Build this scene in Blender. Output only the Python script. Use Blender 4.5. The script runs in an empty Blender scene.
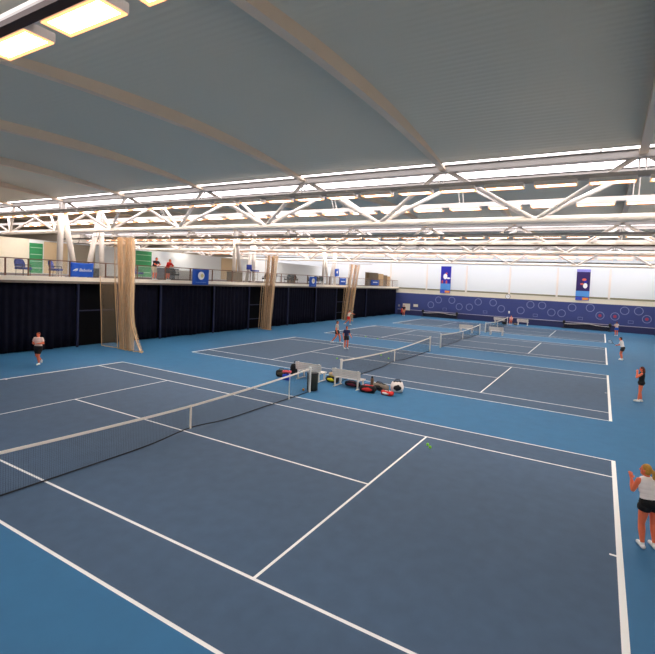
import bpy, bmesh, math, random
from mathutils import Vector, Matrix, Euler
PI = math.pi
random.seed(7)
SC = bpy.context.scene
COL = SC.collection

# ------------------------------------------------------------------ camera
def make_camera():
    cd = bpy.data.cameras.new('camera'); o = bpy.data.objects.new('camera', cd); COL.objects.link(o)
    yaw, pit, rol = -0.489766, 0.044629, 0.04587
    f, cx, cy = 441.202, 365.994, 301.726
    fw = Vector((math.sin(yaw)*math.cos(pit), math.cos(yaw)*math.cos(pit), -math.sin(pit)))
    r = Vector((math.cos(yaw), -math.sin(yaw), 0)); u = r.cross(fw)
    r2 = math.cos(rol)*r + math.sin(rol)*u; u2 = -math.sin(rol)*r + math.cos(rol)*u
    m = Matrix((r2, u2, -fw)).transposed().to_4x4(); m.translation = Vector((11.2233, -9.6225, 5.0162))
    o.matrix_world = m
    cd.sensor_width = 36; cd.sensor_fit = 'HORIZONTAL'; cd.lens = f/655*36
    cd.shift_x = -(cx-327.5)/655; cd.shift_y = -(327-cy)/655
    cd.clip_start = .05; cd.clip_end = 500
    SC.camera = o
make_camera()

# ------------------------------------------------------------------ world, light, exposure
w = bpy.data.worlds.new('world'); SC.world = w; w.use_nodes = True
w.node_tree.nodes['Background'].inputs[0].default_value = (.75, .85, 1, 1)
w.node_tree.nodes['Background'].inputs[1].default_value = 1.0
SC.view_settings.view_transform = 'Standard'; SC.view_settings.look = 'None'
SC.view_settings.gamma = 1; SC.view_settings.use_curve_mapping = False
SC.view_settings.exposure = 0.28
SKY_STRENGTH = 4.2          # daylight through the roof glazing
LAMP_STRENGTH = 24.0         # fluorescent diffusers
SKY_COL = (1.0, .93, .96); LAMP_COL = (1.0, .88, .74)

# ------------------------------------------------------------------ materials
def s2l(c):
    return tuple((v/12.92 if v <= .04045 else ((v+.055)/1.055)**2.4) for v in [x/255 for x in c])
MATS = {}
def mat(name, rgb, rough=.6, metal=0, noise=0, nscale=8, bump=0, bscale=40, spec=.4, lin=False):
    if name in MATS: return MATS[name]
    m = bpy.data.materials.new(name); m.use_nodes = True; nt = m.node_tree; b = nt.nodes['Principled BSDF']
    c = rgb if lin else s2l(rgb)
    b.inputs['Base Color'].default_value = (*c, 1); b.inputs['Roughness'].default_value = rough
    b.inputs['Metallic'].default_value = metal; b.inputs['Specular IOR Level'].default_value = spec
    tc = nt.nodes.new('ShaderNodeTexCoord')
    if noise:
        n = nt.nodes.new('ShaderNodeTexNoise'); n.inputs['Scale'].default_value = nscale; n.inputs['Detail'].default_value = 5
        nt.links.new(tc.outputs['Object'], n.inputs['Vector'])
        r = nt.nodes.new('ShaderNodeMapRange'); r.inputs['From Min'].default_value = .3; r.inputs['From Max'].default_value = .7
        r.inputs['To Min'].default_value = 1-noise; r.inputs['To Max'].default_value = 1+noise
        nt.links.new(n.outputs['Fac'], r.inputs['Value'])
        x = nt.nodes.new('ShaderNodeVectorMath'); x.operation = 'SCALE'; x.inputs[0].default_value = c
        nt.links.new(r.outputs[0], x.inputs['Scale']); nt.links.new(x.outputs[0], b.inputs['Base Color'])
    if bump:
        n = nt.nodes.new('ShaderNodeTexNoise'); n.inputs['Scale'].default_value = bscale
        nt.links.new(tc.outputs['Object'], n.inputs['Vector'])
        bp = nt.nodes.new('ShaderNodeBump'); bp.inputs['Strength'].default_value = bump; bp.inputs['Distance'].default_value = .02
        nt.links.new(n.outputs['Fac'], bp.inputs['Height']); nt.links.new(bp.outputs[0], b.inputs['Normal'])
    MATS[name] = m; return m
def emis(name, rgb, strength):
    if name in MATS: return MATS[name]
    m = bpy.data.materials.new(name); m.use_nodes = True; nt = m.node_tree; nt.nodes.clear()
    e = nt.nodes.new('ShaderNodeEmission'); o = nt.nodes.new('ShaderNodeOutputMaterial')
    e.inputs[0].default_value = (*rgb, 1); e.inputs[1].default_value = strength
    nt.links.new(e.outputs[0], o.inputs[0]); MATS[name] = m; return m
def see_through(name, rgb, alpha, rough=.8):
    if name in MATS: return MATS[name]
    m = bpy.data.materials.new(name); m.use_nodes = True; b = m.node_tree.nodes['Principled BSDF']
    b.inputs['Base Color'].default_value = (*s2l(rgb), 1); b.inputs['Roughness'].default_value = rough
    b.inputs['Alpha'].default_value = alpha; MATS[name] = m; return m

M_COURT = mat('court_acrylic', (66, 90, 116), .75, noise=.07, nscale=3, bump=.15, bscale=90)
M_SURR = mat('surround_acrylic', (46, 106, 148), .7, noise=.05, nscale=2, bump=.12, bscale=90)
M_LINE = mat('line_paint', (244, 244, 242), .6)
M_DECK = mat('roof_deck', (222, 218, 202), .45)
M_BEAM = mat('beam_paint', (242, 220, 196), .5)
M_STEEL = mat('white_steel', (236, 228, 220), .4)
M_RAILST = mat('grey_rail_steel', (170, 165, 160), .5)
M_TRAYSHADE = mat('tray_painted_shade', (60, 40, 34), .6)  # shade under the trays, put in as a dark brown colour
M_CREAM = mat('cream_paint', (232, 224, 206), .7, noise=.02)
M_WHITEW = mat('white_cladding', (230, 236, 240), .7)
M_BLUEW = mat('blue_wall_paint', (60, 72, 130), .7, noise=.04, nscale=1)
M_BLUED = mat('blue_wall_lower', (44, 48, 92), .7, noise=.04, nscale=1)
M_CURT = mat('navy_curtain', (16, 17, 30), .95, noise=.2, nscale=3, spec=.1)
M_NAVYST = mat('navy_steel', (24, 28, 60), .5)
M_SLAB = mat('slab_fascia', (246, 234, 216), .6)
M_SLABU = mat('slab_soffit_trim', (120, 108, 98), .7)
M_BROWN = mat('brown_rail', (112, 78, 62), .5)
M_NETB = see_through('divider_mesh', (250, 214, 170), .36)
M_NETS = see_through('divider_mesh_thin', (228, 194, 154), .22)
M_HEM = mat('net_hem', (206, 172, 132), .8)
M_NET = mat('net_cord', (32, 32, 36), .8)
M_TAPE = mat('net_tape', (240, 232, 220), .6)
M_POST = mat('white_post', (235, 232, 226), .4)
M_BENCH = mat('white_bench', (236, 226, 216), .45)
M_BIN = mat('bin_green', (40, 44, 38), .6)
M_BALL = mat('ball_felt', (150, 235, 60), .8)
M_EDGEGLOW = emis('painted_edge_glow', (1.0, .40, .16), 2.2)  # orange lamplight on the housing edges, put in as emission
M_SKY = emis('rooflight_glazing', SKY_COL, SKY_STRENGTH)
M_LAMP = emis('lamp_diffuser', LAMP_COL, LAMP_STRENGTH)
M_CHAIR = mat('blue_upholstery', (44, 62, 150), .8)
M_BLACK = mat('black_plastic', (24, 24, 26), .5)
M_GLASS = see_through('rail_glass', (200, 205, 200), .10, .1)
M_BANN = mat('banner_blue', (18, 84, 190), .6)
M_GREEN = mat('green_panel', (52, 150, 96), .6)
M_BEIGEP = mat('beige_blind', (226, 202, 164), .8)
M_GREYP = mat('grey_blind', (176, 168, 152), .8)

# ribs on the roof deck run along x: bump from a wave across y
def deck_mat():
    nt = M_DECK.node_tree; b = nt.nodes['Principled BSDF']
    tc = nt.nodes.new('ShaderNodeTexCoord'); sp = nt.nodes.new('ShaderNodeSeparateXYZ')
    nt.links.new(tc.outputs['Object'], sp.inputs[0])
    mu = nt.nodes.new('ShaderNodeMath'); mu.operation = 'MULTIPLY'; mu.inputs[1].default_value = 2*PI/.2
    nt.links.new(sp.outputs['Y'], mu.inputs[0])
    si = nt.nodes.new('ShaderNodeMath'); si.operation = 'SINE'; nt.links.new(mu.outputs[0], si.inputs[0])
    bp = nt.nodes.new('ShaderNodeBump'); bp.inputs['Strength'].default_value = .10; bp.inputs['Distance'].default_value = .03
    nt.links.new(si.outputs[0], bp.inputs['Height']); nt.links.new(bp.outputs[0], b.inputs['Normal'])
deck_mat()

# ------------------------------------------------------------------ mesh helpers
def box(bm, x0, x1, y0, y1, z0, z1, mi=0, mtx=None):
    vs = [bm.verts.new(Vector(p)) for p in ((x0,y0,z0),(x1,y0,z0),(x1,y1,z0),(x0,y1,z0),(x0,y0,z1),(x1,y0,z1),(x1,y1,z1),(x0,y1,z1))]
    if mtx:
        for v in vs: v.co = mtx @ v.co
    for f in ((0,3,2,1),(4,5,6,7),(0,1,5,4),(1,2,6,5),(2,3,7,6),(3,0,4,7)):
        fc = bm.faces.new([vs[i] for i in f]); fc.material_index = mi
    return vs
def frame_of(d):
    d = d.normalized(); a = Vector((0,0,1)) if abs(d.z) < .9 else Vector((1,0,0))
    s = d.cross(a).normalized(); return s, s.cross(d).normalized()
def tube(bm, pts, r, n=8, caps=True):
    pts = [Vector(p) for p in pts]; rs = r if isinstance(r, (list, tuple)) else [r]*len(pts)
    rings = []; s0 = None
    for i, p in enumerate(pts):
        d = (pts[min(i+1, len(pts)-1)]-pts[max(i-1, 0)])
        s, t = frame_of(d)
        if s0 is not None:
            s = (s0 - d.normalized()*s0.dot(d.normalized())).normalized(); t = s.cross(d.normalized())
        s0 = s
        rings.append([bm.verts.new(p+(s*math.cos(2*PI*k/n)+t*math.sin(2*PI*k/n))*rs[i]) for k in range(n)])
    for a, b in zip(rings, rings[1:]):
        for k in range(n): bm.faces.new((a[k], a[(k+1)%n], b[(k+1)%n], b[k]))
    if caps: bm.faces.new(rings[0][::-1]); bm.faces.new(rings[-1])
    return rings
def capsule(bm, p0, p1, r0, r1, n=10):
    p0 = Vector(p0); p1 = Vector(p1); d = p1-p0
    if d.length < 1e-5: d = Vector((0,0,1e-4)); p1 = p0+d
    u = d.normalized(); pts = []; rs = []
    for k in range(4):
        a = (k+.35)/4*PI/2; pts.append(p0-u*r0*math.cos(a)); rs.append(r0*math.sin(a))
    pts += [p0, p1]; rs += [r0, r1]
    for k in range(3, -1, -1):
        a = (k+.35)/4*PI/2; pts.append(p1+u*r1*math.cos(a)); rs.append(r1*math.sin(a))
    tube(bm, pts, rs, n)
def ell(bm, c, rad, rot=None, nu=14, nv=9):
    m = Matrix.Translation(Vector(c)) @ ((rot or Matrix.Identity(3)).to_4x4()) @ Matrix.Diagonal((rad[0], rad[1], rad[2], 1))
    bmesh.ops.create_uvsphere(bm, u_segments=nu, v_segments=nv, radius=1, matrix=m)
def lathe(bm, prof, n=20, c=(0,0,0)):
    c = Vector(c); rings = []
    for r, z in prof: rings.append([bm.verts.new(c+Vector((r*math.cos(2*PI*k/n), r*math.sin(2*PI*k/n), z))) for k in range(n)])
    for a, b in zip(rings, rings[1:]):
        for k in range(n): bm.faces.new((a[k], a[(k+1)%n], b[(k+1)%n], b[k]))
    bm.faces.new(rings[0][::-1]); bm.faces.new(rings[-1])
def strip(bm, a, b):          # quads between two point rows
    va = [bm.verts.new(Vector(p)) for p in a]; vb = [bm.verts.new(Vector(p)) for p in b]
    for i in range(len(a)-1): bm.faces.new((va[i], va[i+1], vb[i+1], vb[i]))
def NB(): return bmesh.new()
def obj(name, bm, ms, parent=None, smooth=False, loc=None, bevel=0, solid=0):
    bmesh.ops.recalc_face_normals(bm, faces=bm.faces)
    me = bpy.data.meshes.new(name); bm.to_mesh(me); bm.free()
    for m in (ms if isinstance(ms, (list, tuple)) else [ms]): me.materials.append(m)
    if smooth:
        for p in me.polygons: p.use_smooth = True
    o = bpy.data.objects.new(name, me); COL.objects.link(o)
    if parent: o.parent = parent
    if loc: o.location = loc
    if bevel:
        b = o.modifiers.new('bevel', 'BEVEL'); b.width = bevel; b.segments = 2; b.limit_method = 'ANGLE'
    if solid:
        s = o.modifiers.new('solid', 'SOLIDIFY'); s.thickness = solid; s.offset = 0
    return o
def tag(o, label, cat, group=None, kind=None):
    o['label'] = label; o['category'] = cat
    if group: o['group'] = group
    if kind: o['kind'] = kind
    return o
def thing(name, label, cat, loc=(0,0,0), rz=0, group=None):
    o = bpy.data.objects.new(name, None); COL.objects.link(o); o.location = loc; o.rotation_euler = (0,0,rz)
    o.empty_display_size = .2
    return tag(o, label, cat, group)
def struct(name, bm, m, **k):
    o = obj(name, bm, m, **k)
    if not k.get('parent'): o['kind'] = 'structure'
    return o
def dup(root, loc, rz=None, label=None, group=None):
    r = root.copy(); COL.objects.link(r); r.location = loc
    if rz is not None: r.rotation_euler = (0,0,rz)
    if label: r['label'] = label
    if group: r['group'] = group
    for ch in list(root.children):
        c = ch.copy(); COL.objects.link(c); c.parent = r
        for g in ch.children:
            d = g.copy(); COL.objects.link(d); d.parent = c
    return r
ORD = ['first','second','third','fourth','fifth','sixth','seventh','eighth','ninth','tenth','eleventh','twelfth','thirteenth','fourteenth','fifteenth','sixteenth','seventeenth','eighteenth','nineteenth','twentieth']
def ordn(i):
    if i < 20: return ORD[i]
    t, u = divmod(i+1, 10)
    if u == 0: return {3:'thirtieth',4:'fortieth'}.get(t, 'twentieth')
    return {2:'twenty',3:'thirty',4:'forty'}[t]+'-'+ORD[u-1]
def text_mesh(name, s, size, m, parent, mtx, shear=0, depth=.004):
    cu = bpy.data.curves.new(name, 'FONT'); cu.body = s; cu.size = size; cu.shear = shear; cu.extrude = depth
    cu.align_x = 'CENTER'; cu.align_y = 'CENTER'
    t = bpy.data.objects.new(name, cu); COL.objects.link(t); bpy.context.view_layer.update()
    me = bpy.data.meshes.new_from_object(t); bpy.data.objects.remove(t)
    me.materials.clear(); me.materials.append(m); me.transform(mtx)
    o = bpy.data.objects.new(name, me); COL.objects.link(o); o.parent = parent; return o

# ------------------------------------------------------------------ layout numbers
P = 15.573                      # court pitch
YC = [0, P, 30.967, 46.488]     # court centres
S = 6.448                       # structural bay along x
NX = [5.64 + S*i for i in range(-8, 3)]    # roof nodes
TY = [-7.787, 7.787, 23.27, 38.727, 54.25] # truss lines
XL, XR, YN, YF = -49.5, 20.5, -11.2, 56.5
GX = -18.1; GZ = 4.45; GWX = -31.0         # gallery edge, floor height, back wall

# ------------------------------------------------------------------ floor with painted courts
def build_floor():
    D, Sg, B, V, L = 5.485, 4.115, 11.885, 6.40, .06
    rects = []          # (x0,x1,y0,y1,mat) later wins
    for yc in YC:
        rects.append((-B, B, yc-D, yc+D, 1))
        for s in (-1, 1):
            rects.append((-B, B, yc+s*D-(L if s > 0 else 0), yc+s*D+(0 if s > 0 else L), 2))
            rects.append((-B, B, yc+s*Sg-L/2, yc+s*Sg+L/2, 2))
            rects.append((s*V-L/2, s*V+L/2, yc-Sg, yc+Sg, 2))
            b = .11
            rects.append((min(s*B, s*(B-b)), max(s*B, s*(B-b)), yc-D, yc+D, 2))
            rects.append((min(s*(B-b), s*(B-b-.12)), max(s*(B-b), s*(B-b-.12)), yc-.03, yc+.03, 2))
        rects.append((-V, V, yc-L/2, yc+L/2, 2))
    xs = sorted({round(v, 4) for r in rects for v in r[:2]} | {XL, XR, GX})
    ys = sorted({round(v, 4) for r in rects for v in r[2:4]} | {YN, YF})
    bm = NB(); V_ = {}
    def vv(i, j):
        if (i, j) not in V_: V_[i, j] = bm.verts.new((xs[i], ys[j], 0))
        return V_[i, j]
    for i in range(len(xs)-1):
        for j in range(len(ys)-1):
            cx = (xs[i]+xs[i+1])/2; cy = (ys[j]+ys[j+1])/2; mi = 0
            for r in rects:
                if r[0]-1e-5 < cx < r[1]+1e-5 and r[2]-1e-5 < cy < r[3]+1e-5: mi = r[4]
            f = bm.faces.new((vv(i, j), vv(i+1, j), vv(i+1, j+1), vv(i, j+1))); f.material_index = mi
    struct('floor', bm, [M_SURR, M_COURT, M_LINE])
build_floor()

# ------------------------------------------------------------------ walls
bm = NB(); box(bm, XR, XR+.2, YN, YF, 0, 11); struct('wall_right', bm, M_CREAM)
bm = NB(); box(bm, XL-.2, XL, YN, YF, 0, 11); struct('wall_left', bm, M_GREYP)
bm = NB(); box(bm, XL, XR, YN-.2, YN, 0, 11); struct('wall_near', bm, M_CREAM)
bm = NB(); box(bm, GWX-.2, GWX, YN, YF, GZ, 7.3); struct('wall_gallery', bm, M_WHITEW)
# back wall: dark blue skirting, blue band, cream ledge band, white cladding above
def build_back():
    bm = NB()
    box(bm, XL, XR, YF, YF+.2, 0, 3.55, 0)
    box(bm, XL, XR, YF-.02, YF+.2, 3.55, 4.2, 1)
    box(bm, XL, XR, YF-.03, YF+.2, 4.2, 11, 2)
    wl = struct('wall_back', bm, [M_BLUEW, M_CREAM, M_WHITEW])
    bm = NB(); box(bm, GX, XR, YF-.03, YF, 0, .82); struct('baseboard_back', bm, M_BLUED)
    bm = NB(); box(bm, GX, XR, YF-.07, YF, .82, .9); struct('trim_1', bm, mat('wall_rail', (176, 172, 190), .5))
    bm = NB(); box(bm, GX, XR, YF-.05, YF-.02, 4.2, 4.42); struct('trim_2', bm, mat('olive_trim', (140, 136, 108), .6))
    xs = [-19.6, -13.28, -6.95, -.62, 5.72, 12.05, 18.4]
    for i, x in enumerate(xs):
        bm = NB(); box(bm, x-.13, x+.13, YF-.12, YF-.02, 4.2, 8.2); struct('trim_%d' % (i+3), bm, M_STEEL)
    # painted circles and little rectangles on the blue band
    cm = mat('circle_paint', (132, 142, 186), .7); rm = mat('red_dot_paint', (170, 62, 90), .7)
    red = {15, 16, 19}
    # positions measured on the wall in metres
    for i, (x, z) in enumerate(CIRC):
        bm = NB()
        n = 28; ro, ri = .52, .44
        a = [(x+ro*math.cos(2*PI*k/n), YF-.012, z+ro*math.sin(2*PI*k/n)) for k in range(n+1)]
        b = [(x+ri*math.cos(2*PI*k/n), YF-.012, z+ri*math.sin(2*PI*k/n)) for k in range(n+1)]
        strip(bm, a, b)
        o = obj('painted_circle', bm, cm, wl, solid=.01)
        if i in red:
            bm = NB(); bmesh.ops.create_circle(bm, cap_ends=True, segments=16, radius=.2, matrix=Matrix.Translation((x, YF-.012, z)) @ Matrix.Rotation(PI/2, 4, 'X'))
            d = obj('painted_dot', bm, rm, wl, solid=.01)
    for x, z in RECTS:
        bm = NB()
        for (x0, x1, z0, z1) in ((x-.3, x+.3, z+.15, z+.19), (x-.3, x+.3, z-.19, z-.15), (x-.3, x-.26, z-.15, z+.15), (x+.26, x+.3, z-.15, z+.15)):
            box(bm, x0, x1, YF-.02, YF-.001, z0, z1)
        obj('painted_rectangle', bm, cm, wl)
CIRC = [(-12.43, 1.91), (-11.21, 2.75), (-9.07, 2.81), (-7.87, 1.9), (-6.31, 1.94), (-5.02, 2.81), (-2.82, 2.83), (-1.61, 2.02), (1.11, 1.97), (2.38, 2.87), (3.93, 2.86), (5.19, 1.98), (6.49, 1.96), (7.75, 2.83), (9.95, 2.93), (11.16, 1.99), (12.89, 2.01), (13.94, 2.83), (15.5, 2.89), (16.43, 1.93)]
RECTS = [(-10.15, 1.37), (-3.91, 1.38), (3.11, 1.43), (8.83, 1.43), (14.7, 1.42)]
build_back()

# ------------------------------------------------------------------ roof
def vz(y, yc): return 9.36 + .31*(1-((y-yc)/6.5)**2)     # underside of the arched beams
def dz(y, yc): return 9.50 + .52*(1-((y-yc)/6.08)**2)    # underside of the roof deck
BAYS = []
prev = None
for i, yc in enumerate([-15.57]+YC): BAYS.append(yc)
def build_roof():
    x0, x1 = XL, XR
    for i, yc in enumerate(BAYS):
        a, b = yc-6.08, yc+6.08
        if i == 0: a = YN
        ys = [a+(b-a)*k/24 for k in range(25)]
        bm = NB()
        strip(bm, [(x0, y, dz(y, yc)+.04) for y in ys], [(x1, y, dz(y, yc)+.04) for y in ys])
        o = struct('ceiling' if i == 0 else 'ceiling.%03d' % i, bm, M_DECK, smooth=True, solid=.08)
    # rooflights: narrow strip each side of the wide one, over every truss
    n = 0
    for t in TY:
        ye = min(t+1.75, YF)
        segs = [(t-1.66, t-1.40, 9.52), (t-.86, min(t+.86, YF), 9.50)]
        if t+1.77 < YF+.3: segs.append((t+1.40, t+1.66, 9.52))
        for (ya, yb, z) in segs:
            n += 1
            bm = NB()
            if yb-ya < .6:
                for k in range(22):      # panes with a gap at each joint
                    xa = x0+(x1-x0)*k/22; xb = x0+(x1-x0)*(k+1)/22-.08
                    box(bm, xa, xb, ya, yb, z, z+.03)
            else: box(bm, x0, x1, ya, yb, z, z+.03)
            struct('window_%d' % n, bm, M_SKY)
        bm = NB()
        for s in (-1, 1):       # closing boards between the deck edge, the strips and the wide glazing
            if t+s*1.9 > YF: continue
            a, b = sorted((t+s*1.66, t+s*1.80)); box(bm, x0, x1, a, b, 9.51, 9.60)
            a, b = sorted((t+s*.86, t+s*1.40)); box(bm, x0, x1, a, b, 9.50, 9.56)
        struct('trim_%d' % (30+TY.index(t)), bm, M_RAILST)
        bm = NB(); box(bm, x0, x1, t-1.9, min(t+1.9, YF), 10.2, 10.25)
        struct('ceiling.%03d' % (20+TY.index(t)), bm, M_DECK)
build_roof()

def build_beams():
    proto = {}
    bay_word = ['the camera end bay', 'the bay over the nearest court', 'the bay over the second court', 'the bay over the third court', 'the bay over the farthest court']
    for bi, yc in enumerate(BAYS[1:], 1):
        for k, x in enumerate(NX):
            if bi >= 2 and (x < -42): continue
            lab = 'cream arched roof beam in %s, %s from the left' % (bay_word[bi], ordn(k))
            if 'm' not in proto:
                bm = NB(); ys = [-6.5+13*j/28 for j in range(29)]
                hw = .12
                rings = [[bm.verts.new((sx, y, z)) for sx, z in ((-hw, vz(y, 0)), (hw, vz(y, 0)), (hw, dz(y, 0)+.02), (-hw, dz(y, 0)+.02))] for y in ys]
                for a, b in zip(rings, rings[1:]):
                    for q in range(4): bm.faces.new((a[q], a[(q+1) % 4], b[(q+1) % 4], b[q]))
                bm.faces.new(rings[0]); bm.faces.new(rings[-1][::-1])
                o = obj('roof_beam', bm, M_BEAM, loc=(x, yc, 0)); proto['m'] = o
                tag(o, lab, 'beam', 'arched roof beams')
            else:
                o = dup(proto['m'], (x, yc, 0), None, lab, 'arched roof beams')
build_beams()

def build_trusses():
    zb, zt = 7.6, 9.37
    def one(lab, loc, nodes):
        t = thing('roof_truss', lab, 'roof truss', loc, 0, 'tubular roof trusses')
        x0, x1 = XL+.1, XR-.1
        bm = NB(); tube(bm, [(x0, 0, zb), (x1, 0, zb)], .14, 12); obj('bottom_chord', bm, M_STEEL, t, smooth=True)
        for s in (-1, 1):
            bm = NB(); box(bm, x0, x1, s*1.13-.16, s*1.13+.16, 9.28, 9.48); obj('top_chord', bm, M_RAILST, t)
            bm = NB(); z = 8.68 if s < 0 else 8.48; yy = -1.44 if s < 0 else 1.43
            box(bm, x0, x1, yy-.09, yy+.09, z-.05, z+.12); obj('lighting_rail', bm, M_RAILST if s < 0 else M_STEEL, t)
            for x in NX:
                for dx in (-.08, .08):
                    pass
                bm = NB()
                for dx in (-.09, .09): tube(bm, [(x+dx, yy, z+.1), (x+dx, s*1.1, 9.3)], .025, 6)
                obj('hanger', bm, M_STEEL, t)
        for x in NX:
            for s in (-1, 1):
                for d in (-1, 1):
                    xb = x+d*S/2
                    if xb > x1 or xb < x0: continue
                    bm = NB(); tube(bm, [(xb, 0, zb), (x+d*.12, s*1.1, zt)], .085, 8); obj('brace', bm, M_STEEL, t, smooth=True)
        return t
    words = ['closest roof truss, above the camera, with its lamps at top left', 'white tubular roof truss between the first and second courts',
             'white tubular roof truss between the second and third courts', 'white tubular roof truss between the third and fourth courts', 'farthest white roof truss, just in front of the back wall']
    t0 = one(words[0], (0, TY[0], 0), NX)
    for i in range(1, 4): dup(t0, (0, TY[i], 0), None, words[i])
    t = thing('lighting_rail', 'pale lighting rail running along the top of the back wall', 'lighting rail', (0, TY[4]-1.44, 8.60))
    bm = NB(); box(bm, XL+.1, XR-.1, -.09, .09, 0, .15); obj('rail', bm, M_RAILST, t)
    bm = NB()
    for x in NX: tube(bm, [(x, 0, .15), (x, .5, .95)], .025, 6)
    obj('hanger', bm, M_STEEL, t)
build_trusses()

def build_trays():
    for i, (y, z, lab) in enumerate(((22.0, 7.98, 'long cream cable tray with shade painted on its underside beneath the second truss'), (-6.50, 8.32, 'dark cable tray beside the nearest lamps at top left'))):
        t = thing('cable_tray', lab, 'cable tray', (0, y, z))
        h_ = .14 if i == 0 else .06
        bm = NB(); box(bm, XL+.2, XR-.2, -h_, h_, .05, .24 if i == 0 else .1); obj('side_rail', bm, M_STEEL if i == 0 else M_RAILST, t)
        bm = NB(); box(bm, XL+.2, XR-.2, -h_-.01, h_+.01, -.03, .05); obj('underside', bm, M_TRAYSHADE, t)  # shaded underside of the tray, painted dark
        bm = NB()
        for x in NX: tube(bm, [(x, 0, .24), (x, 0, 9.3-z if i else 9.45-z)], .015, 5)
        obj('hanger', bm, M_STEEL, t)
build_trays()

def build_lamps():
    bm = NB(); hx, hy = .64, .19
    box(bm, -hx, hx, -hy, hy, .03, .12)
    for (a, b, c, d) in ((-hx, hx, -hy-.02, -hy+.02), (-hx, hx, hy-.02, hy+.02), (-hx-.02, -hx+.02, -hy, hy), (hx-.02, hx+.02, -hy, hy)): box(bm, a, b, c, d, -.01, .12)
    rows = []
    def row(y, z, xa, xb, where, x0=11.3, pitch=1.66):
        n0 = math.ceil((xa-x0)/pitch); n1 = math.floor((xb-x0)/pitch)
        xs = [x0+pitch*k for k in range(n0, n1+1)]
        for i, x in enumerate(xs): rows.append((x, y, z, 'warm rectangular lamp on %s, %s from the left' % (where, ordn(i)), 'lamps on '+where))
    row(-6.20, 8.32, 1.5, 8.5, 'the nearest rail at top left', 5.0, 1.72)
    row(6.35, 8.52, -31, 15, 'the near rail of the first full truss')
    row(9.22, 8.34, -31, 15, 'the far rail of the first full truss', 11.3-.5)
    row(TY[2]-1.44, 8.52, -44, 19, 'the near rail of the second truss')
    row(TY[2]+1.43, 8.34, -44, 19, 'the far rail of the second truss')
    row(TY[3]-1.44, 8.52, -44, 19, 'the near rail of the third truss')
    row(TY[3]+1.43, 8.34, -44, 19, 'the far rail of the third truss')
    row(TY[4]-1.44, 8.52, -30, 19, 'the farthest rail by the back wall')
    root = thing('ceiling_lamp', rows[0][3], 'lamp', rows[0][:3], 0, rows[0][4])
    h = obj('housing', bm, M_STEEL, root)
    bm = NB()
    for (a, b, c, d) in ((-hx, hx, -hy, -hy+.03), (-hx, hx, hy-.03, hy), (-hx, -hx+.04, -hy, hy), (hx-.04, hx, -hy, hy)): box(bm, a, b, c, d, -.03, .0)
    obj('edge_glow_strips', bm, M_EDGEGLOW, root)  # lit housing edges imitated by strips that glow by themselves
    bm = NB(); box(bm, -hx+.03, hx-.03, -hy+.03, hy-.03, 0, .03); obj('diffuser', bm, M_LAMP, root)
    for r in rows[1:]: dup(root, r[:3], 0, r[3], r[4])
build_lamps()

# ------------------------------------------------------------------ gallery
def build_gallery():
    bm = NB(); box(bm, XL, GX, YN, YF, 4.15, GZ); struct('floor.001', bm, mat('gallery_carpet', (104, 100, 100), .9))
    bm = NB(); box(bm, GX-.30, GX+.06, YN, YF, 4.22, GZ+.02); struct('trim_20', bm, M_SLAB)
    bm = NB(); box(bm, GX-.05, GX+.03, YN, YF, 4.08, 4.22); struct('trim_21', bm, M_SLABU)
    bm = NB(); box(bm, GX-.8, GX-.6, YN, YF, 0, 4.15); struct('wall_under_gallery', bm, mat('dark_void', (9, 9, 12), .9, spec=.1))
build_gallery()

def build_curtains():
    # black-out curtain panels hanging between the posts under the gallery
    edges = [(-8.5, 6.45), (9.2, 12.45), (12.6, 17.65), (17.8, 21.95), (24.6, 27.85), (28.0, 33.0), (33.2, 37.55), (40.3, 45.5), (45.7, 56.2)]
    words = ['wide black curtain behind the woman at far left', 'black curtain just right of the nearest bunched net', 'black curtain below the pair of spectators', 'dark navy curtain below the crest banner', 'dark navy curtain right of the second bunched net',
             'dark navy curtain below the small crest banner', 'dark navy curtain left of the third bunched net', 'dark navy curtain right of the third bunched net', 'dark navy curtain running into the far corner']
    for (a, b), w_ in zip(edges, words):
        bm = NB(); n = int((b-a)/.07); rows = []
        for j in range(5):
            z = .05+(4.1-.05)*j/4; amp = .075*(1-.35*j/4); row = []
            for i in range(n+1):
                y = a+(b-a)*i/n; ph = y*2*PI/.42+math.sin(y*1.7)*1.2
                row.append(bm.verts.new((GX-.3+amp*math.sin(ph)+.02*math.sin(y*5+j), y, z+(.04*math.sin(y*2.3) if j == 0 else 0))))
            rows.append(row)
        for r0, r1 in zip(rows, rows[1:]):
            for i in range(n): bm.faces.new((r0[i], r0[i+1], r1[i+1], r1[i]))
        o = obj('curtain', bm, M_CURT, smooth=True, solid=.01)
        tag(o, w_, 'curtain', 'curtains under the gallery')
    words = ['first navy post from the left under the gallery, beside the black curtain']
    for i, y in enumerate([6.52, 9.15, 12.52, 17.72, 22.0, 24.5, 27.93, 33.1, 37.6, 40.2, 45.6]):
        t = NB(); box(t, GX-.16, GX-.04, y-.06, y+.06, 0, 4.1)
        o = obj('gallery_post', t, M_NAVYST, bevel=.008); tag(o, 'navy steel post under the gallery edge, %s from the left' % ordn(i), 'post', 'posts under the gallery')
    for i, (a, b) in enumerate(((6.58, 9.09), (22.06, 24.44), (37.66, 40.14))):
        t = thing('door_bar', 'navy horizontal bars across the opening behind the %s bunched net' % ordn(i), 'barrier', (GX-.1, (a+b)/2, 0), 0, 'bars under the gallery')
        for z in ((2.3,) if i == 0 else (.95, 2.3)): 
            m = NB(); box(m, -.03, .03, (a-b)/2, (b-a)/2, z, z+.07); obj('bar', m, M_NAVYST, t)
build_curtains()

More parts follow.
